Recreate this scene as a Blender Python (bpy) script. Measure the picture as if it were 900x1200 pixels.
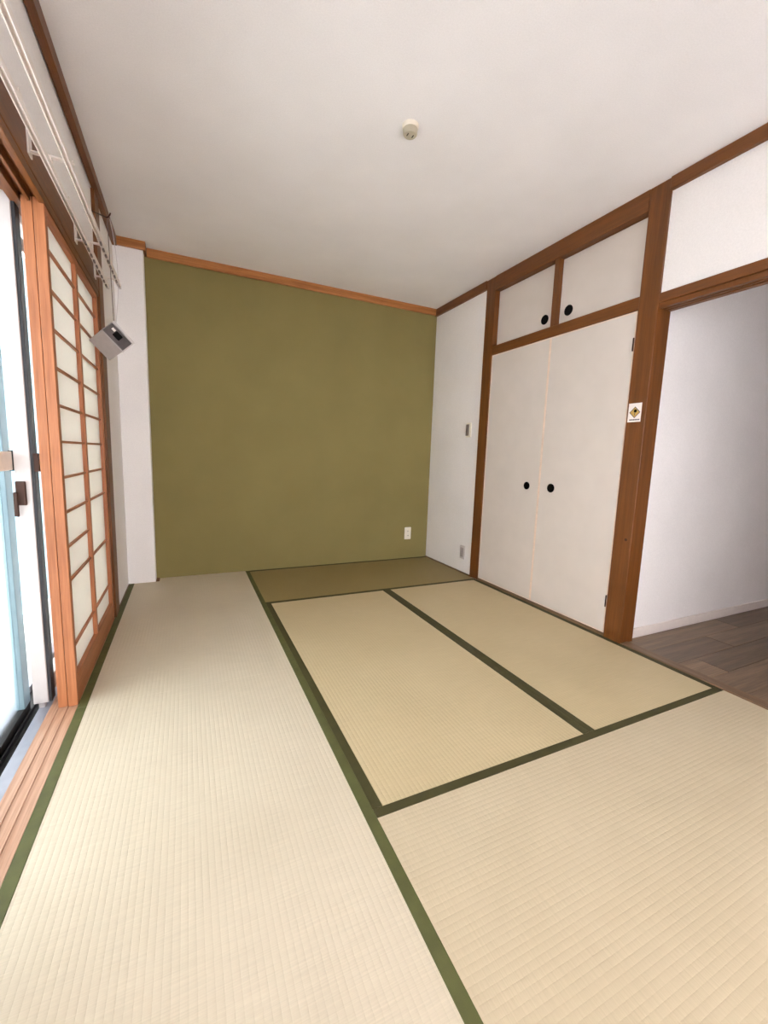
import bpy, bmesh, math, random
from mathutils import Vector, Matrix
random.seed(7)
for o in list(bpy.data.objects):
    bpy.data.objects.remove(o, do_unlink=True)
scene = bpy.context.scene
C = scene.collection

# ------------------------------------------------------------------ camera
YAW, PIT, ROL = math.radians(25.328), math.radians(-7.575), math.radians(1.922)
fwd = Vector((math.sin(YAW)*math.cos(PIT), math.cos(YAW)*math.cos(PIT), math.sin(PIT)))
rgt = Vector((math.cos(YAW), -math.sin(YAW), 0))
upv = rgt.cross(fwd)
r2 = rgt*math.cos(ROL) + upv*math.sin(ROL)
u2 = -rgt*math.sin(ROL) + upv*math.cos(ROL)
cam = bpy.data.cameras.new('camera')
cam_o = bpy.data.objects.new('camera', cam)
C.objects.link(cam_o)
m = Matrix((( r2.x, u2.x, -fwd.x), (r2.y, u2.y, -fwd.y), (r2.z, u2.z, -fwd.z))).to_4x4()
m.translation = Vector((-.4507, -.0808, .9922))
cam_o.matrix_world = m
cam.sensor_fit = 'VERTICAL'; cam.sensor_height = 36; cam.sensor_width = 27
cam.lens = 489.35/1200*36
cam.clip_start = .02
scene.camera = cam_o

# ------------------------------------------------------------------ world and exposure
W = bpy.data.worlds.new('world'); scene.world = W; W.use_nodes = True
bgn = W.node_tree.nodes['Background']
bgn.inputs['Color'].default_value = (.97, .985, 1.0, 1)      # overcast sky
bgn.inputs['Strength'].default_value = 6.0
vs = scene.view_settings
scene.display_settings.display_device = 'sRGB'
vs.view_transform = 'Standard'; vs.look = 'None'; vs.gamma = 1; vs.use_curve_mapping = False
vs.exposure = 0.62
scene.cycles.max_bounces = 14; scene.cycles.diffuse_bounces = 8; scene.cycles.transmission_bounces = 10
sun = bpy.data.lights.new('sun', 'SUN'); sun.energy = 30; sun.angle = math.radians(3); sun.color = (1, .99, .97)
sun_o = bpy.data.objects.new('sun', sun); C.objects.link(sun_o)
sun_o.rotation_euler = Vector((.15, .62, -.77)).to_track_quat('-Z', 'Y').to_euler()   # high, along the facade: it lights the balcony and the rear room's floor

# ------------------------------------------------------------------ helpers
def srgb(r, g, b):
    f = lambda c: (c/255/12.92) if c/255 <= .04045 else ((c/255+.055)/1.055)**2.4
    return (f(r), f(g), f(b), 1)

class NT:
    def __init__(s, name):
        s.m = bpy.data.materials.new(name); s.m.use_nodes = True
        s.t = s.m.node_tree; s.b = s.t.nodes['Principled BSDF']
    def n(s, kind, **kw):
        x = s.t.nodes.new(kind)
        for k, v in kw.items(): setattr(x, k, v)
        return x
    def l(s, a, b): s.t.links.new(a, b)
    def coord(s, scale=(1, 1, 1), kind='Object'):
        tc = s.n('ShaderNodeTexCoord'); mp = s.n('ShaderNodeMapping')
        mp.inputs['Scale'].default_value = scale
        s.l(tc.outputs[kind], mp.inputs['Vector']); return mp.outputs['Vector']
    def noise(s, vec, scale, detail=3, rough=.55):
        x = s.n('ShaderNodeTexNoise'); x.inputs['Scale'].default_value = scale
        x.inputs['Detail'].default_value = detail; x.inputs['Roughness'].default_value = rough
        s.l(vec, x.inputs['Vector']); return x.outputs['Fac']
    def ramp(s, fac, stops):
        x = s.n('ShaderNodeValToRGB'); e = x.color_ramp.elements
        e[0].position, e[0].color = stops[0]; e[1].position, e[1].color = stops[-1]
        for p, c in stops[1:-1]:
            q = e.new(p); q.color = c
        s.l(fac, x.inputs['Fac']); return x.outputs['Color']
    def math(s, op, a, b=None):
        x = s.n('ShaderNodeMath', operation=op)
        for i, v in enumerate((a, b)):
            if v is None: continue
            if isinstance(v, (int, float)): x.inputs[i].default_value = v
            else: s.l(v, x.inputs[i])
        return x.outputs[0]
    def mix(s, fac, a, b, mode='MIX'):
        x = s.n('ShaderNodeMix', data_type='RGBA', blend_type=mode)
        for i, v in ((0, fac), (6, a), (7, b)):
            if isinstance(v, (int, float, tuple)): x.inputs[i].default_value = v
            else: s.l(v, x.inputs[i])
        return x.outputs[2]
    def bump(s, h, strength=.2, dist=.002):
        x = s.n('ShaderNodeBump'); x.inputs['Strength'].default_value = strength
        x.inputs['Distance'].default_value = dist
        s.l(h, x.inputs['Height']); s.l(x.outputs['Normal'], s.b.inputs['Normal'])
    def col(s, c): s.l(c, s.b.inputs['Base Color'])
    def rough(s, v): s.b.inputs['Roughness'].default_value = v

def plain(name, c, rough=.5, metal=0, var=.06, scale=30):
    t = NT(name); v = t.coord()
    f = t.noise(v, scale, 2)
    a = tuple(x*(1-var) for x in c[:3])+(1,); b = tuple(min(1, x*(1+var)) for x in c[:3])+(1,)
    t.col(t.ramp(f, [(.3, a), (.7, b)])); t.rough(rough); t.b.inputs['Metallic'].default_value = metal
    return t.m

def wallpaper(name, c, var=.03, bumpd=.0015, scale=140):
    t = NT(name); v = t.coord()
    f1 = t.noise(v, 2.2, 3); f2 = t.noise(v, scale, 3, .7)
    a = tuple(x*(1-var) for x in c[:3])+(1,); b = tuple(min(1, x*(1+var)) for x in c[:3])+(1,)
    base = t.ramp(f1, [(.3, a), (.7, b)])
    fine = t.ramp(f2, [(.3, (.93, .93, .93, 1)), (.7, (1, 1, 1, 1))])
    t.col(t.mix(1.0, base, fine, 'MULTIPLY')); t.rough(.92); t.b.inputs['Specular IOR Level'].default_value = .15
    t.bump(f2, .35, bumpd); return t.m

def wood(name, dark, light, axis, rough=.45, k=1.0):
    """timber with its grain running along one axis"""
    t = NT(name); sc = [26*k, 26*k, 26*k]; sc['xyz'.index(axis)] = 1.3*k
    v = t.coord(tuple(sc))
    f = t.noise(v, 1.6, 5, .62)
    sc2 = [150, 150, 150]; sc2['xyz'.index(axis)] = 5
    f2 = t.noise(t.coord(tuple(sc2)), 1.5, 2)
    mid = tuple((a+b)/2 for a, b in zip(dark, light))
    base = t.ramp(f, [(.28, dark), (.5, mid), (.72, light)])
    pores = t.ramp(f2, [(.35, (.78, .74, .7, 1)), (.55, (1, 1, 1, 1))])
    t.col(t.mix(.7, base, pores, 'MULTIPLY')); t.rough(rough); t.bump(f2, .15, .0008)
    return t.m

def tatami(name, c, axis, var=.045, dist=.0014):
    """woven rush: raised ribs along the mat's length, rush strands across it"""
    t = NT(name)
    tc = t.n('ShaderNodeTexCoord'); sp = t.n('ShaderNodeSeparateXYZ'); t.l(tc.outputs['Object'], sp.inputs[0])
    u, w_ = (sp.outputs[0], sp.outputs[1]) if axis == 'y' else (sp.outputs[1], sp.outputs[0])
    rib = t.math('ABSOLUTE', t.math('SINE', t.math('MULTIPLY', u, math.pi/.0150)))
    row = t.math('FLOOR', t.math('MULTIPLY', u, 1/.0150))
    off = t.math('MULTIPLY', t.math('MODULO', row, 2), math.pi/2)
    strand = t.math('ABSOLUTE', t.math('SINE', t.math('ADD', t.math('MULTIPLY', w_, math.pi/.011), off)))
    h = t.math('ADD', t.math('POWER', rib, .55), t.math('MULTIPLY', strand, .16))
    s1 = (9, 420, 1) if axis == 'y' else (420, 9, 1)
    f1 = t.noise(t.coord(s1), 1, 3)
    f2 = t.noise(t.coord((1.6, 1.6, 1.6)), 1.5, 3)
    a = tuple(x*(1-var*1.5) for x in c[:3])+(1,); b = tuple(min(1, x*(1+var)) for x in c[:3])+(1,)
    c1 = t.ramp(f1, [(.3, a), (.7, b)])
    c2 = t.ramp(f2, [(.3, (.93, .92, .9, 1)), (.75, (1, 1, 1, 1))])
    t.col(t.mix(1.0, c1, c2, 'MULTIPLY')); t.rough(.55); t.b.inputs['Specular IOR Level'].default_value = .3
    t.bump(h, .55, dist); return t.m

def cloth(name, c):
    t = NT(name); v = t.coord((900, 900, 900)); f = t.noise(v, 1, 1)
    f2 = t.noise(t.coord((25, 25, 25)), 1, 2)
    f = t.math('ADD', t.math('MULTIPLY', f, .5), t.math('MULTIPLY', f2, .5))
    a = tuple(x*.8 for x in c[:3])+(1,); b = tuple(min(1, x*1.2) for x in c[:3])+(1,)
    t.col(t.ramp(f, [(.35, a), (.65, b)])); t.rough(.7); t.bump(f, .3, .0008); return t.m

M = {}
WH = srgb(246, 242, 241)
M['wall'] = wallpaper('white_wallpaper', WH)
M['ceil'] = wallpaper('ceiling_paper', srgb(246, 243, 243), scale=190)
M['green'] = wallpaper('olive_wall_plaster', srgb(139, 127, 82), var=.05, bumpd=.003, scale=220)
D, Lt = srgb(94, 52, 14), srgb(126, 73, 26)
for ax in 'xyz':
    M['wood_'+ax] = wood('stained_timber_'+ax, D, Lt, ax)
    M['shoji_'+ax] = wood('shoji_timber_'+ax, srgb(146, 84, 48), srgb(188, 122, 80), ax)
    M['pale_'+ax] = wood('worn_sill_timber_'+ax, srgb(168, 122, 92), srgb(206, 166, 140), ax, .5)
M['tan'] = wood('trim_timber', srgb(150, 90, 40), srgb(196, 132, 76), 'x')
M['thresh'] = wood('threshold_timber', srgb(104, 80, 58), srgb(134, 106, 80), 'y')
M['tat_x'] = tatami('tatami_rush_crosswise', srgb(200, 186, 158), 'x', dist=.0006)
M['tat_lit'] = tatami('tatami_rush_window_lit', srgb(210, 199, 177), 'y', dist=.0011)  # window light on the left mats painted in as paler rush
M['tat_old'] = tatami('tatami_rush_tanned', srgb(204, 187, 150), 'y')
M['tat_shade'] = tatami('tatami_rush_view_shade', srgb(150, 133, 88), 'x')  # grazing-view darkening and green wall reflection put into the rush colour
M['border'] = cloth('mat_border_cloth', srgb(64, 60, 26))
M['border_lit'] = cloth('window_lit_border_cloth', srgb(84, 86, 44))  # window light and sheen on the left borders put into the cloth colour
M['paper'] = plain('shoji_paper', srgb(246, 244, 241), .9, var=.02, scale=60)
_t = M['paper'].node_tree; _tr = _t.nodes.new('ShaderNodeBsdfTranslucent'); _tr.inputs['Color'].default_value = srgb(250, 248, 244)
_mx = _t.nodes.new('ShaderNodeMixShader'); _mx.inputs[0].default_value = .55
_t.links.new(_t.nodes['Principled BSDF'].outputs[0], _mx.inputs[1]); _t.links.new(_tr.outputs[0], _mx.inputs[2])
_t.links.new(_mx.outputs[0], _t.nodes['Material Output'].inputs['Surface'])
M['door'] = plain('door_paper', srgb(214, 204, 196), .6, var=.025, scale=6)
M['peach'] = plain('door_edge', srgb(234, 212, 194), .5)
M['black'] = plain('black_metal', srgb(10, 8, 8), .75); M['black'].node_tree.nodes['Principled BSDF'].inputs['Specular IOR Level'].default_value = .08
M['brownmetal'] = plain('brown_metal', srgb(58, 28, 12), .7)
M['alu'] = plain('white_aluminium', srgb(200, 193, 191), .4, .1, .02)
M['alushade'] = plain('blue_shaded_aluminium', srgb(128, 152, 162), .45, .1, .03)  # outer stiles: bluish shade put into the aluminium colour
M['alugrey'] = plain('grey_aluminium', srgb(150, 152, 162), .45, .4, .04)
M['dark'] = plain('dark_rubber', srgb(36, 38, 42), .6)
M['soot'] = plain('dark_track', srgb(20, 17, 16), .7)
M['rail'] = plain('rail_enamel', srgb(236, 226, 220), .35, 0, .02)
M['plastic'] = plain('white_plastic', srgb(238, 230, 214), .4, 0, .02)
M['greyplastic'] = plain('grey_plastic', srgb(168, 160, 160), .45, 0, .04)
M['dkplastic'] = plain('dark_grey_plastic', srgb(86, 78, 78), .4, 0, .1, 60)
M['lt'] = plain('light_plastic', srgb(206, 198, 198), .4, 0, .04)
M['switch'] = plain('switch_grey', srgb(120, 108, 104), .4, 0, .05)
M['cream'] = plain('socket_cream', srgb(186, 176, 154), .5, 0, .05)
M['cord'] = plain('cord_sheath', srgb(120, 104, 100), .6, 0, .05)
M['blue'] = plain('pale_blue_board', srgb(130, 168, 184), .6, 0, .05, 3)
M['concrete'] = plain('balcony_concrete', srgb(190, 188, 184), .9, 0, .08, 8)
M['vinyl'] = plain('pale_vinyl', srgb(222, 222, 226), .7, 0, .03, 4)
M['white'] = plain('label_paper', srgb(240, 232, 228), .6, 0, .01)
M['yellow'] = plain('label_yellow', srgb(196, 160, 84), .6, 0, .05)
M['ink'] = plain('label_ink', srgb(60, 52, 72), .6, 0, .05)
g = NT('window_glass'); g.b.inputs['Transmission Weight'].default_value = 1; g.rough(.02)
g.b.inputs['Base Color'].default_value = (.92, .97, .98, 1); g.b.inputs['IOR'].default_value = 1.45
M['glass'] = g.m
g = NT('frosted_glass'); g.b.inputs['Transmission Weight'].default_value = 1; g.rough(.16)
g.b.inputs['Base Color'].default_value = (.90, .96, .98, 1); g.b.inputs['IOR'].default_value = 1.45
M['frost'] = g.m
def plank_mat(name, i):
    a = [(104, 84, 66), (120, 98, 76), (92, 74, 58), (130, 106, 82)][i]
    return wood(name, srgb(*[int(c*.78) for c in a]), srgb(*[min(255, int(c*1.18)) for c in a]), 'x', .35)
PL = [plank_mat('floor_plank_%s' % n, i) for i, n in enumerate(('umber', 'oak', 'walnut', 'ash'))]

def ploc(parent): return Vector(parent.location) if parent else Vector((0, 0, 0))
def wpos(o):
    v = Vector((0, 0, 0))
    while o: v += Vector(o.location); o = o.parent
    return v

def obj(name, bm, mat, parent=None, origin=None, smooth=False):
    """bm in world coordinates; the object's origin goes to the base centre of its mesh"""
    bm.normal_update()
    if origin is None:
        lo = Vector((min(v.co[i] for v in bm.verts) for i in range(3)))
        hi = Vector((max(v.co[i] for v in bm.verts) for i in range(3)))
        origin = Vector(((lo.x+hi.x)/2, (lo.y+hi.y)/2, lo.z))
    else: origin = Vector(origin)
    bmesh.ops.translate(bm, verts=bm.verts, vec=-origin)
    me = bpy.data.meshes.new(name); bm.to_mesh(me); bm.free()
    if smooth:
        for p in me.polygons: p.use_smooth = True
    me.materials.append(mat)
    o = bpy.data.objects.new(name, me); C.objects.link(o)
    if parent: o.parent = parent; o.location = origin - wpos(parent)
    else: o.location = origin
    return o

def boxbm(bm, lo, hi, bevel=0, seg=1):
    b = bmesh.new()
    bmesh.ops.create_cube(b, size=1)
    for v in b.verts:
        v.co = Vector(((lo[i]+hi[i])/2 + v.co[i]*(hi[i]-lo[i]) for i in range(3)))
    if bevel:
        bmesh.ops.bevel(b, geom=b.edges[:], offset=bevel, segments=seg, affect='EDGES', profile=.5)
    me = bpy.data.meshes.new('t'); b.to_mesh(me); b.free(); bm.from_mesh(me); bpy.data.meshes.remove(me)

def box(name, lo, hi, mat, parent=None, bevel=.0015, seg=1):
    lo, hi = [min(a, b) for a, b in zip(lo, hi)], [max(a, b) for a, b in zip(lo, hi)]
    bm = bmesh.new(); boxbm(bm, lo, hi, bevel, seg); return obj(name, bm, mat, parent)

def boxes(name, lst, mat, parent=None, bevel=0):
    bm = bmesh.new()
    for lo, hi in lst: boxbm(bm, lo, hi, bevel)
    return obj(name, bm, mat, parent)

def extrude_profile(name, prof, axis, a0, a1, mat, parent=None):
    """closed profile of (p, q) points extruded along one axis: x -> (y,z), y -> (x,z)"""
    bm = bmesh.new()
    def pt(p, q, a): return (a, p, q) if axis == 'x' else ((p, a, q) if axis == 'y' else (p, q, a))
    A = [bm.verts.new(pt(p, q, a0)) for p, q in prof]; B = [bm.verts.new(pt(p, q, a1)) for p, q in prof]
    n = len(prof)
    for i in range(n): bm.faces.new((A[i], A[(i+1) % n], B[(i+1) % n], B[i]))
    bm.faces.new(A); bm.faces.new(B[::-1])
    bmesh.ops.recalc_face_normals(bm, faces=bm.faces)
    return obj(name, bm, mat, parent)

def tube(name, pts, r, mat, parent=None, n=8):
    bm = bmesh.new(); rings = []
    pts = [Vector(p) for p in pts]
    for i, p in enumerate(pts):
        d = (pts[min(i+1, len(pts)-1)] - pts[max(i-1, 0)]).normalized()
        a = d.orthogonal().normalized() if i == 0 else (last - d*last.dot(d)).normalized()
        last = a; b = d.cross(a)
        rings.append([bm.verts.new(p + (a*math.cos(t*2*math.pi/n) + b*math.sin(t*2*math.pi/n))*r) for t in range(n)])
    for i in range(len(rings)-1):
        for k in range(n): bm.faces.new((rings[i][k], rings[i][(k+1) % n], rings[i+1][(k+1) % n], rings[i+1][k]))
    bm.faces.new(rings[0][::-1]); bm.faces.new(rings[-1])
    bmesh.ops.recalc_face_normals(bm, faces=bm.faces)
    return obj(name, bm, mat, parent, smooth=True)

def lathe(name, prof, base, axis, mat, parent=None, n=28):
    """prof: (radius, distance along the axis) from base"""
    axis = Vector(axis).normalized(); a = axis.orthogonal().normalized(); b = axis.cross(a); base = Vector(base)
    bm = bmesh.new(); rings = []
    for r, h in prof:
        if r < 1e-6: rings.append([bm.verts.new(base+axis*h)])
        else: rings.append([bm.verts.new(base+axis*h+(a*math.cos(t*2*math.pi/n)+b*math.sin(t*2*math.pi/n))*r) for t in range(n)])
    for A, B in zip(rings, rings[1:]):
        for k in range(n):
            if len(A) == 1 and len(B) == 1: continue
            if len(A) == 1: bm.faces.new((A[0], B[k], B[(k+1) % n]))
            elif len(B) == 1: bm.faces.new((A[k], A[(k+1) % n], B[0]))
            else: bm.faces.new((A[k], A[(k+1) % n], B[(k+1) % n], B[k]))
    bmesh.ops.recalc_face_normals(bm, faces=bm.faces)
    return obj(name, bm, mat, parent)

def tag(o, label, cat, group=None, kind=None):
    o['label'] = label; o['category'] = cat
    if group: o['group'] = group
    if kind: o['kind'] = kind
    return o
def S(o, label, cat): return tag(o, label, cat, kind='structure')
def thing(name, loc, label, cat, group=None, kind=None):
    o = bpy.data.objects.new(name, None); C.objects.link(o); o.location = loc; o.empty_display_size = .05
    return tag(o, label, cat, group, kind)

# ------------------------------------------------------------------ room dimensions (metres)
XL, XR, YB, H = -.8556, 1.710, 3.486, 2.376
YF = -.15                                      # plane of the opening behind the camera

# ---- floor under the mats, ceiling
S(box('floor', (XL-.01, YF, -.10), (XR+.02, YB+.03, -.056), M['concrete'], bevel=0), 'bare subfloor hidden beneath the tatami mats', 'floor')
S(box('ceiling', (-1.12, YF-.1, H), (1.80, YB+.12, H+.06), M['ceil'], bevel=0), 'off-white papered ceiling over the tatami room', 'ceiling')
S(box('wall_back', (-.87, YB, -.06), (XR+.06, YB+.1, H), M['green'], bevel=0), 'olive green feature wall at the end of the room', 'wall')

# ---- left wall (window side)
lw = thing('wall_left', (-.93, 3.0, 0), 'white wall around the window side with timber pillar', 'wall', kind='structure')
box('wall_panel', (-1.0, 2.84, -.06), (-.862, YB, H), M['wall'], lw, 0)
box('wall_panel', (-1.0, YF, 1.93), (-.866, 2.84, H), M['wall'], lw, 0)
box('wall_panel', (-1.12, YF, -.06), (-.862, .72, 1.93), M['wall'], lw, 0)
box('wall_panel', (-1.12, 2.70, -.06), (-1.0, YB, H), M['wall'], lw, 0)
box('wall_panel', (-1.12, YF, 1.93), (-1.0, 2.70, H), M['wall'], lw, 0)
S(box('wall_column', (-.862, 3.39, 0), (-.685, YB+.002, H), M['wall'], bevel=.003), 'narrow white boxed column in the corner beside the green wall', 'wall')

# ---- right wall: papered piece, closet shell, header over the opening
S(box('wall_right', (1.722, 2.70, -.06), (1.80, YB, H), M['wall'], bevel=0), 'white papered wall between the green wall and the closet', 'wall')
cs = thing('wall_closet', (2.1, 2.1, 0), 'closed shell of the closet behind its doors', 'wall', kind='structure')
box('back_panel', (2.55, 1.43, -.06), (2.60, 2.74, H), M['wall'], cs, 0)
box('side_panel', (1.80, 2.70, -.06), (2.60, 2.75, H), M['wall'], cs, 0)
box('floor_panel', (1.80, 1.43, -.06), (2.60, 2.74, .015), M['thresh'], cs, 0)
box('top_panel', (1.76, 1.38, H), (2.60, 2.75, H+.05), M['wall'], cs, 0)
S(box('wall_header', (1.722, -.35, 1.845), (1.79, 1.36, H), M['wall'], bevel=0), 'white wall panel above the lintel of the open doorway', 'wall')
S(box('wall_side_room', (1.80, 1.381, -.06), (4.3, 1.431, 2.42), M['wall'], bevel=0), 'white wall in the next room seen through the open doorway', 'wall')
S(box('baseboard_side_room', (1.816, 1.371, 0), (4.3, 1.381, .058), M['rail'], bevel=.002), 'low white baseboard along the wall of the next room', 'baseboard')
S(box('wall_side_room_far', (4.3, -1.5, -.06), (4.36, 1.43, 2.42), M['wall'], bevel=0), 'far white wall of the next room', 'wall')
S(box('ceiling_side_room', (1.79, -1.5, 2.40), (4.36, 1.43, 2.45), M['ceil'], bevel=0), 'ceiling of the next room', 'ceiling')
S(box('wall_side_room_near', (1.80, -1.56, -.06), (4.36, -1.5, 2.42), M['wall'], bevel=0), 'near white wall of the next room', 'wall')
S(box('wall_side_room_return', (1.722, -3.6, -.06), (1.80, -.35, 2.40), M['wall'], bevel=0), 'white wall between the next room and the room behind', 'wall')
# ---- plank floor of the next room
fl = thing('floor_side_room', (2.9, .6, -.04), 'brown wood plank floor of the next room beyond the doorway', 'floor', kind='structure')
box('floor_base', (1.7725, -1.5, -.06), (4.3, 1.381, -.012), M['soot'], fl, 0)
pw = .148
for i in range(18):
    y1 = 1.3795 - i*pw; y0 = y1 - pw + .0015
    if y0 < -1.5: break
    x = 1.7725 - ((i*.37) % .9)
    while x < 4.3:
        a, b = max(1.7725, x+.0008), min(4.3, x+.9-.0008)
        if b - a > .02: box('plank', (a, y0, -.012), (b, y1, .0 + random.uniform(-.0004, .0004)), PL[random.randrange(4)], fl, .0008)
        x += .9

# ---- the rest of the flat behind the camera (unseen; floor and windows shaped for daylight)
S(box('floor_rear', (-1.12, -3.6, -.06), (1.80, YF, 0), M['vinyl'], bevel=0), 'pale floor of the room behind', 'floor')
S(box('ceiling_rear', (-1.12, -3.6, 2.40), (1.80, YF-.1, 2.46), M['ceil'], bevel=0), 'ceiling of the room behind', 'ceiling')
S(box('wall_rear_header', (-.87, YF-.1, 1.80), (XR+.08, YF, H), M['wall'], bevel=0), 'white wall above the wide opening behind', 'wall')
S(box('wall_rear_left', (-1.12, -3.6, -.06), (-1.06, YF, 2.40), M['wall'], bevel=0), 'side wall of the room behind', 'wall')
S(box('wall_rear_end', (-1.12, -3.66, -.06), (1.80, -3.6, .9), M['wall'], bevel=0), 'unseen low wall of the room behind, raised to cut the rear daylight', 'wall')  # out of view, height set to limit light from behind
S(box('wall_rear_end_header', (-1.12, -3.66, 2.0), (1.80, -3.6, 2.40), M['wall'], bevel=0), 'unseen wall of the room behind, added to cut the rear daylight', 'wall')  # out of view, added to narrow the opening and weaken light from behind

# ------------------------------------------------------------------ timber frame: pillars, trims
S(box('trim_1', (1.708, 1.352, -.056), (1.816, 1.456, H), M['wood_z'], bevel=.002), 'thick stained timber post between closet and open doorway', 'post')
S(box('trim_2', (1.710, 2.632, .0), (1.80, 2.738, H), M['wood_z'], bevel=.002), 'slim stained timber post between white wall and closet doors', 'post')
S(box('trim_3', (1.700, 2.738, 2.312), (1.74, YB-.001, H), M['wood_y'], bevel=.002), 'brown ceiling moulding above the white wall piece', 'moulding')
S(box('trim_4', (1.706, 1.456, 2.272), (1.80, 2.632, H), M['wood_y'], bevel=.002), 'brown timber head beam above the upper closet doors', 'beam')
S(box('trim_5', (1.700, YF, 2.318), (1.74, 1.352, H), M['wood_y'], bevel=.002), 'brown ceiling moulding above the doorway wall panel', 'moulding')
S(box('trim_6', (1.711, 1.456, 1.797), (1.80, 2.632, 1.864), M['wood_y'], bevel=.002), 'brown timber rail between upper and lower closet doors', 'rail')
S(box('trim_7', (1.716, 2.026, 1.864), (1.80, 2.064, 2.272), M['wood_z'], bevel=.002), 'thin brown mullion between the two upper closet doors', 'mullion')
lin = thing('trim_8', (1.76, .6, 1.777), 'brown grooved timber lintel over the open doorway', 'lintel', kind='structure')
box('lintel_board', (1.708, YF, 1.800), (1.816, 1.352, 1.846), M['wood_y'], lin, .002)
box('lintel_lip', (1.720, YF, 1.777), (1.744, 1.352, 1.800), M['wood_y'], lin, .001)
box('lintel_lip', (1.758, YF, 1.777), (1.772, 1.352, 1.800), M['wood_y'], lin, .001)
box('lintel_lip', (1.786, YF, 1.777), (1.816, 1.352, 1.800), M['wood_y'], lin, .001)
S(box('trim_9', (XR+.002, 1.456, -.056), (1.80, 2.632, .016), M['thresh'], bevel=.002), 'worn timber threshold along the foot of the closet doors', 'threshold')
S(box('trim_18', (XR+.002, YF, -.056), (1.772, 1.352, .006), M['thresh'], bevel=.002), 'narrow worn threshold strip between mats and plank floor', 'threshold')
S(box('gap_patch', (-.684, 3.400, -.002), (-.662, YB-.001, .004), M['wood_y'], bevel=0), 'dark patch standing in for the small gap at the foot of the corner column', 'trim')  # dark block put where a dark gap shows at the cut mat corner
S(box('trim_10', (XR+.002, 2.738, -.056), (1.7215, YB-.001, .010), M['thresh'], bevel=.001), 'thin timber strip at the foot of the white wall', 'trim')
# back wall ceiling moulding with the jog round the column
S(box('trim_11', (-.668, YB-.020, 2.318), (1.700, YB-.0005, H), M['tan'], bevel=.002), 'light brown ceiling moulding above the green wall', 'moulding')
cm = thing('trim_12', (-.75, 3.38, 2.318), 'brown ceiling moulding wrapping the white corner column', 'moulding', kind='structure')
box('moulding_face', (-.834, 3.370, 2.322), (-.668, 3.3895, H), M['tan'], cm, .002)
box('moulding_return', (-.6845, 3.3895, 2.322), (-.668, YB-.001, H), M['wood_y'], cm, .002)
S(box('trim_13', (-.862, YF, 2.318), (-.834, 3.3895, H), M['wood_y'], bevel=.002), 'brown ceiling moulding above the window wall', 'moulding')
# window-side pillar, lintel, sill
S(box('trim_14', (-.95, 2.715, -.056), (-.850, 2.842, 2.318), M['wood_z'], bevel=.002), 'stained timber pillar at the end of the paper screens', 'post')
kam = thing('trim_15', (-.9, 1.7, 1.79), 'brown timber lintel with sliding grooves above the window', 'lintel', kind='structure')
box('lintel_board', (-1.0, .72, 1.812), (-.852, 2.715, 1.932), M['wood_y'], kam, .003)
for a, b in ((-.872, -.854), (-.903, -.894), (-.955, -.925)):
    box('lintel_lip', (a, .72, 1.784), (b, 2.715, 1.812), M['wood_y'], kam, .001)
sill = thing('trim_16', (-.9, 1.7, -.05), 'pale worn timber sill with two sliding grooves', 'sill', kind='structure')
box('sill_board', (-.948, .72, -.056), (XL-.001, 2.715, -.004), M['pale_y'], sill, .001)
for a, b in ((-.8665, XL-.001), (-.8975, -.8880), (-.948, -.919)):
    box('sill_ridge', (a, .72, -.004), (b, 2.715, 0.0), M['pale_y'], sill, .0008)
box('groove_strip', (-.888, .72, -.004), (-.8665, 2.715, -.0028), M['pale_y'], sill, 0)
box('groove_strip', (-.919, .72, -.004), (-.8975, 2.715, -.0028), M['pale_y'], sill, 0)
S(box('trim_17', (-.861, 2.842, -.056), (XL-.001, 3.389, .004), M['wood_y'], bevel=.001), 'thin brown strip at the foot of the wall by the column', 'trim')

# ------------------------------------------------------------------ tatami mats
BW = .031
def mat_(x0, y0, x1, y1, axis, mat, label, bmat='border'):
    g_ = .0002
    x0 += g_; y0 += g_; x1 -= g_; y1 -= g_
    t = thing('tatami_mat', ((x0+x1)/2, (y0+y1)/2, -.056), label, 'tatami mat', 'tatami mats covering the floor')
    box('rush_surface', (x0, y0, -.056), (x1, y1, 0), mat, t, 0)
    for s in (0, 1):
        if axis == 'y':
            a, b = (x0-.0005, x0+BW) if s == 0 else (x1-BW, x1+.0005)
            lo, hi = (a, y0+.0004, -.05), (b, y1-.0004, .0012)
        else:
            a, b = (y0-.0005, y0+BW) if s == 0 else (y1-BW, y1+.0005)
            lo, hi = (x0+.0004, a, -.05), (x1-.0004, b, .0012)
        box('border', lo, hi, M[bmat], t, .001)
    return t
w = .88; YS = 3*w
mat_(XL, 1.745, 0, YB, 'y', M['tat_lit'], 'tatami mat between the white column and the middle of the window wall', 'border_lit')
mat_(XL, 0, 0, 1.745, 'y', M['tat_lit'], 'tatami mat lying beside the bare stretch of window sill', 'border_lit')
mat_(0, YS, XR, YB, 'x', M['tat_shade'], 'tatami mat at the foot of the green wall, grazing-view shade in its colour')
mat_(0, w, w, YS, 'y', M['tat_old'], 'tatami mat in the middle, surrounded by other mats')
mat_(w, w, XR, YS, 'y', M['tat_old'], 'tatami mat along the closet doors')
mat_(0, 0, XR, w, 'x', M['tat_x'], 'crosswise tatami mat ending at the open doorway threshold')

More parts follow.
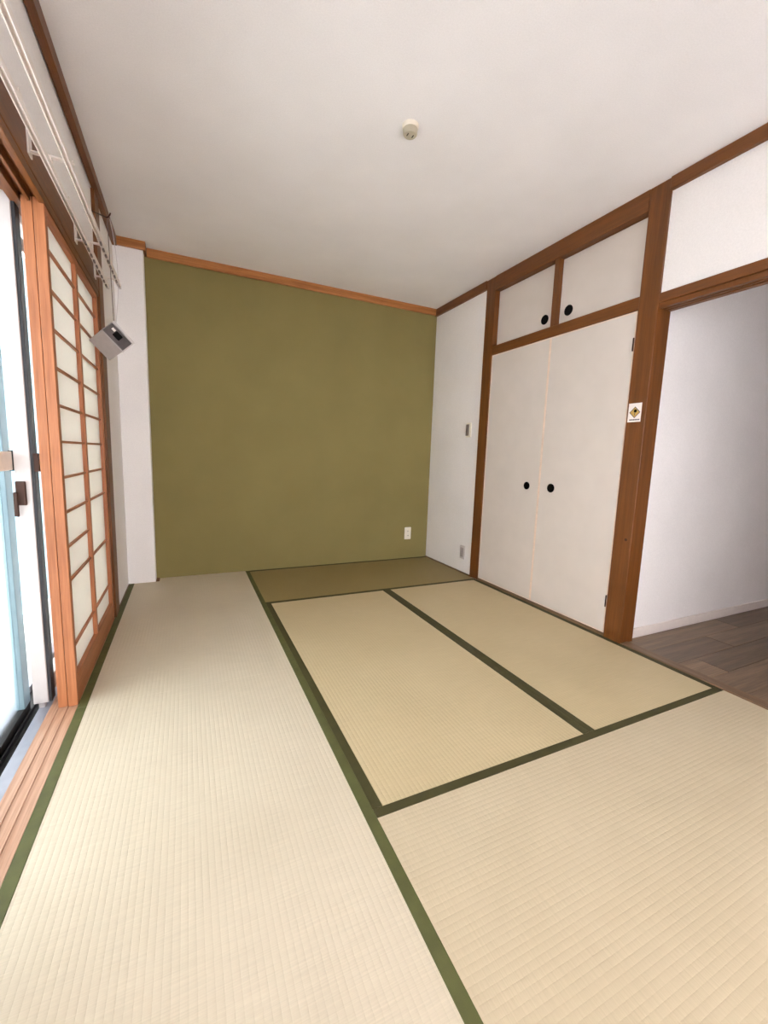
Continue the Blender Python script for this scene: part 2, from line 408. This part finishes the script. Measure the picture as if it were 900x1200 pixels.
# ------------------------------------------------------------------ closet doors
def closet_door(n, y0, y1, z0, z1, xf, pull, hinge_side, label, rr, edge=True):
    d = thing('door_%d' % n, (xf+.012, (y0+y1)/2, z0), label, 'closet door', 'closet doors', 'structure')
    e = .0065 if edge else 0
    # leaf with a round hole in the front where the cup pull sits
    pl = box('door_leaf', (xf, y0+e, z0+e), (xf+.024, y1-e, z1-e), M['door'], d, .001)
    if edge:
        box('edge_strip', (xf-.001, y0, z0), (xf+.024, y0+e, z1), M['peach'], d, .001)
        box('edge_strip', (xf-.001, y1-e, z0), (xf+.024, y1, z1), M['peach'], d, .001)
        box('edge_strip', (xf-.001, y0+e, z1-e), (xf+.024, y1-e, z1), M['peach'], d, .001)
        box('edge_strip', (xf-.001, y0+e, z0), (xf+.024, y1-e, z0+e), M['peach'], d, .001)
    h = lathe('pull', [(0, .0012), (rr*.80, .0012), (rr*.86, .0035), (rr, .0035), (rr, 0), (0, 0)], (xf, pull[0], pull[1]), (-1, 0, 0), M['black'], d)
    h['label'] = 'round black recessed pull'
    if hinge_side is not None:
        yh = y0-.001 if hinge_side == 0 else y1+.001
        for zz in ((z0+.19, z1-.17) if edge else (z0+.10,)):
            bm = bmesh.new()
            sg = 1 if hinge_side == 0 else -1
            boxbm(bm, (xf-.008, min(yh+sg*.002, yh+sg*.008), zz-.034), (xf-.0012, max(yh+sg*.002, yh+sg*.008), zz+.034), .001)
            obj('hinge', bm, M['brownmetal'], d)
    return d
closet_door(1, 2.046, 2.628, .020, 1.795, 1.715, (2.157, .822), None, 'tall white lower closet door beside the white wall', .027)
closet_door(2, 1.461, 2.043, .020, 1.795, 1.715, (1.940, .822), 0, 'tall white lower closet door beside the thick post', .029)
closet_door(3, 2.067, 2.628, 1.868, 2.268, 1.750, (2.146, 1.937), None, 'small white upper closet door on the green wall side', .031, False)
closet_door(4, 1.461, 2.023, 1.868, 2.268, 1.750, (1.952, 1.943), 0, 'small white upper closet door next to the thick post', .032, False)

# ------------------------------------------------------------------ paper screens
def screen(x0, y0, y1, label, skips):
    """x0 = room-side face; 3 cm thick"""
    t = thing('shoji_screen', (x0-.015, (y0+y1)/2, -.0028), label, 'paper screen', 'sliding paper screens')
    z0, z1 = -.0025, 1.800
    st = .030
    box('stile', (x0-.030, y0, z0), (x0, y0+st, z1), M['shoji_z'], t, .0015)
    box('stile', (x0-.030, y1-st, z0), (x0, y1, z1), M['shoji_z'], t, .0015)
    ym = (y0+y1)/2
    box('rail', (x0-.029, y0+st, z0), (x0-.001, y1-st, .105), M['shoji_y'], t, .0015)
    box('rail', (x0-.029, y0+st, 1.762), (x0-.001, y1-st, z1), M['shoji_y'], t, .0015)
    box('middle_stile', (x0-.027, ym-.015, .105), (x0-.003, ym+.015, 1.762), M['shoji_z'], t, .001)
    zs = [1.665-.1318*k for k in range(12)]
    for c, (a, b) in enumerate(((y0+st, ym-.015), (ym+.015, y1-st))):
        zz = [z for k, z in enumerate(zs) if k not in skips[c]]
        for z in zz: box('bar', (x0-.018, a, z-.0045), (x0-.008, b, z+.0045), M['shoji_y'], t, .0006)
        lim = [.105] + sorted(zz) + [1.762]
        for p, q in zip(lim, lim[1:]): box('pane', (x0-.0205, a, p), (x0-.0185, b, q), M['paper'], t, 0)
    return t
screen(-.8578, 1.772, 2.690, 'shoji screen in the room-side groove, its paper panes facing the room', ({10}, {8, 10}))
screen(-.8905, 1.776, 2.694, 'shoji screen in the groove next to the glass, tucked behind the other screen', ({10}, {8, 10}))

# ------------------------------------------------------------------ aluminium window
wf = thing('window_1', (-1.03, 1.7, -.05), 'aluminium window frame with dark floor track beyond the sill', 'window', kind='structure')
box('ledge', (-.986, .72, -.056), (-.9485, 2.70, -.004), M['alugrey'], wf, .001)
box('track_bed', (-1.10, .72, -.056), (-.9865, 2.70, -.030), M['soot'], wf, 0)
box('track_rail', (-1.018, .72, -.030), (-1.014, 2.70, -.014), M['soot'], wf, 0)
box('track_rail', (-1.100, .72, -.030), (-1.066, 2.70, -.004), M['alugrey'], wf, 0)
box('frame_head', (-1.10, .72, 1.85), (-1.0005, 2.70, 1.9295), M['soot'], wf, 0)
box('frame_jamb', (-1.10, .721, -.03), (-.9505, .745, 1.81), M['alu'], wf, .001)
box('frame_jamb', (-1.10, 2.68, -.03), (-.9505, 2.699, 1.81), M['alu'], wf, .001)
def sash(xa, xb, y0, y1, label, near):
    t = thing('window_sash', ((xa+xb)/2, (y0+y1)/2, -.014), label, 'window sash', 'aluminium window sashes')
    z0, z1 = -.0135, 1.811
    fr = .048
    box('sash_stile', (xa, y0, z0+.03), (xb, y0+fr, z1), M['alu'], t, .002)
    box('sash_stile', (xa, y1-fr, z0+.03), (xb, y1, z1), M['alu'], t, .002)
    box('sash_rail', (xa+.004, y0+fr, z0+.03), (xb-.004, y1-fr, z0+.10), M['alu'], t, .002)
    box('sash_rail', (xa+.004, y0+fr, z1-.05), (xb-.004, y1-fr, z1), M['alu'], t, .002)
    box('glass_pane', ((xa+xb)/2-.0025, y0+fr, z0+.10), ((xa+xb)/2+.0025, y1-fr, z1-.05), M['glass'], t, 0)
    box('roller', ((xa+xb)/2-.010, y0+.006, z0), ((xa+xb)/2+.010, y0+.03, z0+.03), M['greyplastic'], t, .003)
    box('roller', ((xa+xb)/2-.010, y1-.03, z0), ((xa+xb)/2+.010, y1-.006, z0+.03), M['greyplastic'], t, .003)
    if near:
        s_ = box('seal_strip', (xb, y0+.004, z0+.03), (xb+.010, y0+fr, z1), M['dark'], t, .001); s_['label'] = 'dark rubber seal strip'
        l_ = box('latch', (-.9985, y0-.012, .778), (-.970, y0, .862), M['brownmetal'], t, .002); l_['label'] = 'dark brown latch plate'
        v = box('latch_lever', (-1.004, y0-.020, .738), (-.990, y0-.012, .826), M['brownmetal'], t, .003)
        box('latch_keeper', (-.944, y0-.004, .897), (-.928, y0+.02, .962), M['brownmetal'], t, .002)
    return t
sash(-1.000, -.954, 1.800, 2.675, 'slid-open white aluminium sash carrying the dark latch', True)
os_ = thing('window_sash', (-1.043, 1.30, -.03), 'closed frosted glass sash in the outer track beside the bare sill', 'window sash', 'aluminium window sashes')
box('sash_stile', (-1.060, .746, .004), (-1.026, .80, 1.849), M['alushade'], os_, .002)
box('sash_stile', (-1.060, 1.80, .004), (-1.026, 1.862, 1.849), M['alushade'], os_, .002)
box('sash_rail', (-1.058, .746, -.0295), (-1.028, 1.862, .004), M['soot'], os_, .001)
box('sash_rail', (-1.058, .80, 1.80), (-1.028, 1.80, 1.849), M['soot'], os_, .001)
box('glass_pane', (-1.0455, .80, .004), (-1.0405, 1.80, 1.80), M['frost'], os_, 0)
hd = box('pull_handle', (-1.0255, 1.69, .900), (-1.014, 1.838, .966), M['peach'], os_, .002)
box('handle_cap', (-1.0255, 1.838, .897), (-1.012, 1.856, .969), M['soot'], hd, .001)
# ------------------------------------------------------------------ balcony outside
S(box('floor_balcony', (-2.30, -.2, -.22), (-1.105, 3.6, -.12), M['concrete'], bevel=0), 'pale concrete balcony floor outside the window', 'floor')
S(box('wall_balcony', (-2.40, -.2, -.22), (-2.30, 3.6, .40), M['concrete'], bevel=0), 'low balcony parapet outside the window', 'wall')
S(box('shade_slab', (-1.90, -1.2, 2.50), (-1.121, 3.8, 2.62), M['concrete'], bevel=0), 'unseen slab added above the balcony for its shade', 'ceiling')  # out of view, added to shade the blue board and the window
pb = thing('partition_board', (-1.4, 3.3, -.12), 'pale blue partition board standing on the balcony', 'partition')
box('board', (-1.455, 3.28, -.02), (-1.125, 3.292, 2.1), M['blue'], pb, .001)
box('post', (-1.60, 3.27, -.12), (-1.53, 3.31, .55), M['alugrey'], pb, .002)
box('post', (-1.455, 3.27, -.12), (-1.43, 3.31, 2.1), M['blue'], pb, .002)
box('cross_rail', (-1.60, 3.26, .90), (-1.44, 3.28, .97), M['peach'], pb, .002)

# ------------------------------------------------------------------ double curtain rail
cr = thing('curtain_rail', (-.80, 1.8, 1.83), 'white double curtain rail on brackets above the window', 'curtain rail')
def crail(xc, zc, y0, y1):
    hw, hh, th, lip = .0075, .010, .0014, .0030
    prof = [(xc-hw, zc-hh), (xc-hw, zc+hh), (xc+hw, zc+hh), (xc+hw, zc-hh), (xc+hw-lip, zc-hh), (xc+hw-lip, zc-hh+th),
            (xc+hw-th, zc-hh+th), (xc+hw-th, zc+hh-th), (xc-hw+th, zc+hh-th), (xc-hw+th, zc-hh+th), (xc-hw+lip, zc-hh+th), (xc-hw+lip, zc-hh)]
    r = extrude_profile('rail', prof, 'y', y0, y1, M['rail'], cr)
    box('end_cap', (xc-hw-.001, y1, zc-hh-.001), (xc+hw+.001, y1+.010, zc+hh+.001), M['lt'], r, .001)
    for k in range(9):
        yy = y1-.04-.062*k
        box('runner', (xc-.0035, yy-.012, zc-hh-.005), (xc+.0035, yy+.012, zc-hh+.004), M['switch'], r, .001)
crail(-.806, 1.832, .76, 2.665)
crail(-.752, 1.842, .76, 2.665)
for yb in (1.02, 1.62, 2.20, 2.61):
    box('bracket', (-.852, yb-.018, 1.842), (-.8475, yb+.018, 1.935), M['rail'], cr, .001)
    box('bracket', (-.866, yb-.018, 1.935), (-.8475, yb+.018, 1.9395), M['rail'], cr, .001)
    box('bracket', (-.866, yb-.018, 1.9395), (-.8615, yb+.018, 2.01), M['rail'], cr, .001)
    a_ = box('bracket_arm', (-.8475, yb-.008, 1.8525), (-.742, yb+.008, 1.8575), M['rail'], cr, .0008)
    box('bracket_clip', (-.816, yb-.010, 1.842), (-.796, yb+.010, 1.8525), M['rail'], a_, .0008)

# ------------------------------------------------------------------ hanging grey box
O = Vector((-.7758, 2.2, 1.5049))
ea, eb, ec = Vector((.668, .230, -.708)), Vector((-.479, .861, -.173)), Vector((.569, .455, .685))
la, lb, lc = .111, .150, .075
hb = thing('hanging_box', O, 'small tilted grey plastic box hanging on cords near the curtain rail end', 'hanging box')
def obox(name, o, A, B, Cc, mat, parent, bev=.0015):
    b = bmesh.new(); bmesh.ops.create_cube(b, size=1)
    if bev:
        for v in b.verts: v.co = Vector((v.co.x*A, v.co.y*B, v.co.z*Cc))
        bmesh.ops.bevel(b, geom=b.edges[:], offset=bev, segments=1, affect='EDGES', profile=.5)
        for v in b.verts: v.co = o + ea*(v.co.x+A/2) + eb*(v.co.y+B/2) + ec*(v.co.z+Cc/2)
    return obj(name, b, mat, parent)
obox('body', O+eb*.004, la, lb-.004, lc, M['greyplastic'], hb, .003)
q = obox('front_panel', O+ea*.003+ec*.004, la-.006, .005, lc-.016, M['dkplastic'], hb, .001); q['label'] = 'dark grey front panel'
obox('front_lip', O-eb*.006+ec*(lc-.010), la, .014, .010, M['lt'], hb, .001)
obox('end_lip', O-eb*.003+ea*(la-.002), .005, .012, lc, M['lt'], hb, .001)
obox('maker_label', O-eb*.001+ea*.018+ec*.038, .016, .002, .012, M['white'], q, .0004)
obox('knob', O-eb*.006+ea*.036+ec*.020, .034, .007, .030, M['black'], q, .003)
tip = Vector((-.739, 2.24, 1.985))
top = O + ec*lc + ea*.004 + eb*.006
def sag(a, b, dx, dy, n=10):
    return [a.lerp(b, i/n) + Vector((dx, dy, 0))*math.sin(math.pi*i/n) for i in range(n+1)]
tube('cord', sag(tip, top, 0, 0), .0016, M['cord'], hb)
tube('cord', sag(tip+Vector((.010, .004, 0)), top+Vector((.008, .004, -.002)), .018, 0, 14), .0013, M['lt'], hb)
hk = thing('cord_hook', (-.853, 2.605, 2.155), 'thin brown hooked arm on the wall holding the cords', 'hook')
tube('arm', [(-.866, 2.606, 2.160), (-.85, 2.604, 2.157), (-.81, 2.47, 2.095), (-.742, 2.246, 1.990), (-.735, 2.236, 1.988), (-.728, 2.230, 1.994), (-.724, 2.228, 2.004)], .0028, M['brownmetal'], hk)
lathe('base_plate', [(0, .004), (.012, .004), (.014, .002), (.014, 0), (0, 0)], (-.866, 2.606, 2.160), (1, 0, 0), M['brownmetal'], hk, 16)

# ------------------------------------------------------------------ small fittings
# ceiling rosette
lr = thing('ceiling_rosette', (.438, 1.664, H), 'small round white lamp socket on the bare ceiling', 'lamp socket')
lathe('base', [(0, .016), (.030, .016), (.034, .012), (.035, 0), (0, 0)], (.438, 1.664, H), (0, 0, -1), M['plastic'], lr, 32)
sb = lathe('socket_body', [(0, .038), (.026, .038), (.0295, .034), (.031, .016), (0, .016)], (.438, 1.664, H), (0, 0, -1), M['cream'], lr, 32)
for s in (-1, 1):
    box('slot', (.438+s*.012-.002, 1.664-.008, H-.0386), (.438+s*.012+.002, 1.664+.008, H-.0375), M['black'], sb, 0)
# back wall outlet
ot = thing('wall_outlet', (1.501, YB, .188), 'small cream power outlet on the green wall', 'outlet')
pl_ = box('cover_plate', (1.466, YB-.008, .190), (1.536, YB, .310), M['plastic'], ot, .003)
for zc in (.272, .228):
    s_ = box('socket', (1.487, YB-.0105, zc-.015), (1.515, YB-.008, zc+.015), M['plastic'], ot, .001)
    for dx in (-.006, .006): box('slot', (1.501+dx-.0012, YB-.0112, zc-.005), (1.501+dx+.0012, YB-.0103, zc+.005), M['black'], s_, 0)
# switch and low socket on the white wall
sw = thing('light_switch', (1.722, 2.878, 1.175), 'grey light switch on the white wall beside the closet post', 'switch')
box('cover_plate', (1.714, 2.842, 1.177), (1.722, 2.912, 1.297), M['plastic'], sw, .003)
box('rocker', (1.708, 2.868, 1.190), (1.714, 2.908, 1.284), M['switch'], sw, .002)
so = thing('low_socket', (1.722, 2.866, .122), 'pale grey socket plate low on the white wall', 'socket')
box('cover_plate', (1.714, 2.832, .124), (1.722, 2.900, .242), M['lt'], so, .003)
box('socket_insert', (1.711, 2.846, .142), (1.714, 2.886, .224), M['greyplastic'], so, .001)
# sticker on the thick post
sk = thing('post_sticker', (1.708, 1.412, 1.215), 'white sticker with a yellow diamond emblem on the thick post', 'sticker')
xs = 1.708
box('paper', (xs-.0010, 1.376, 1.218), (xs, 1.448, 1.316), M['white'], sk, 0)
def diamond(name, r, r2_, x0, x1, mat):
    bm = bmesh.new(); yc, zc = 1.411, 1.268
    prof = [(yc+r, zc), (yc, zc+r2_), (yc-r, zc), (yc, zc-r2_)]
    A = [bm.verts.new((x0, a, b)) for a, b in prof]; B = [bm.verts.new((x1, a, b)) for a, b in prof]
    for i in range(4): bm.faces.new((A[i], A[(i+1) % 4], B[(i+1) % 4], B[i]))
    bm.faces.new(A); bm.faces.new(B[::-1]); bmesh.ops.recalc_face_normals(bm, faces=bm.faces)
    return obj(name, bm, mat, sk)
diamond('emblem_outline', .030, .030, xs-.0014, xs-.0010, M['ink'])
diamond('emblem', .0255, .0255, xs-.0018, xs-.0014, M['yellow'])
lathe('emblem_dot', [(0, .0004), (.0085, .0004), (.0085, 0), (0, 0)], (xs-.0018, 1.408, 1.275), (-1, 0, 0), M['black'], sk, 16)
box('emblem_stem', (xs-.0021, 1.409, 1.252), (xs-.0018, 1.412, 1.268), M['ink'], sk, 0)
boxes('print_line', [((xs-.0013, 1.437-.0095*k-.007, 1.226), (xs-.0010, 1.437-.0095*k, 1.233)) for k in range(6)], M['ink'], sk)
# knot mark on the post is a stain in the timber: small dark plug
pg = tag(lathe('timber_plug', [(0, .0006), (.008, .0006), (.008, 0), (0, 0)], (1.708, 1.383, .585), (-1, 0, 0), M['brownmetal'], None, 14), 'small dark plug in the thick timber post', 'plug')
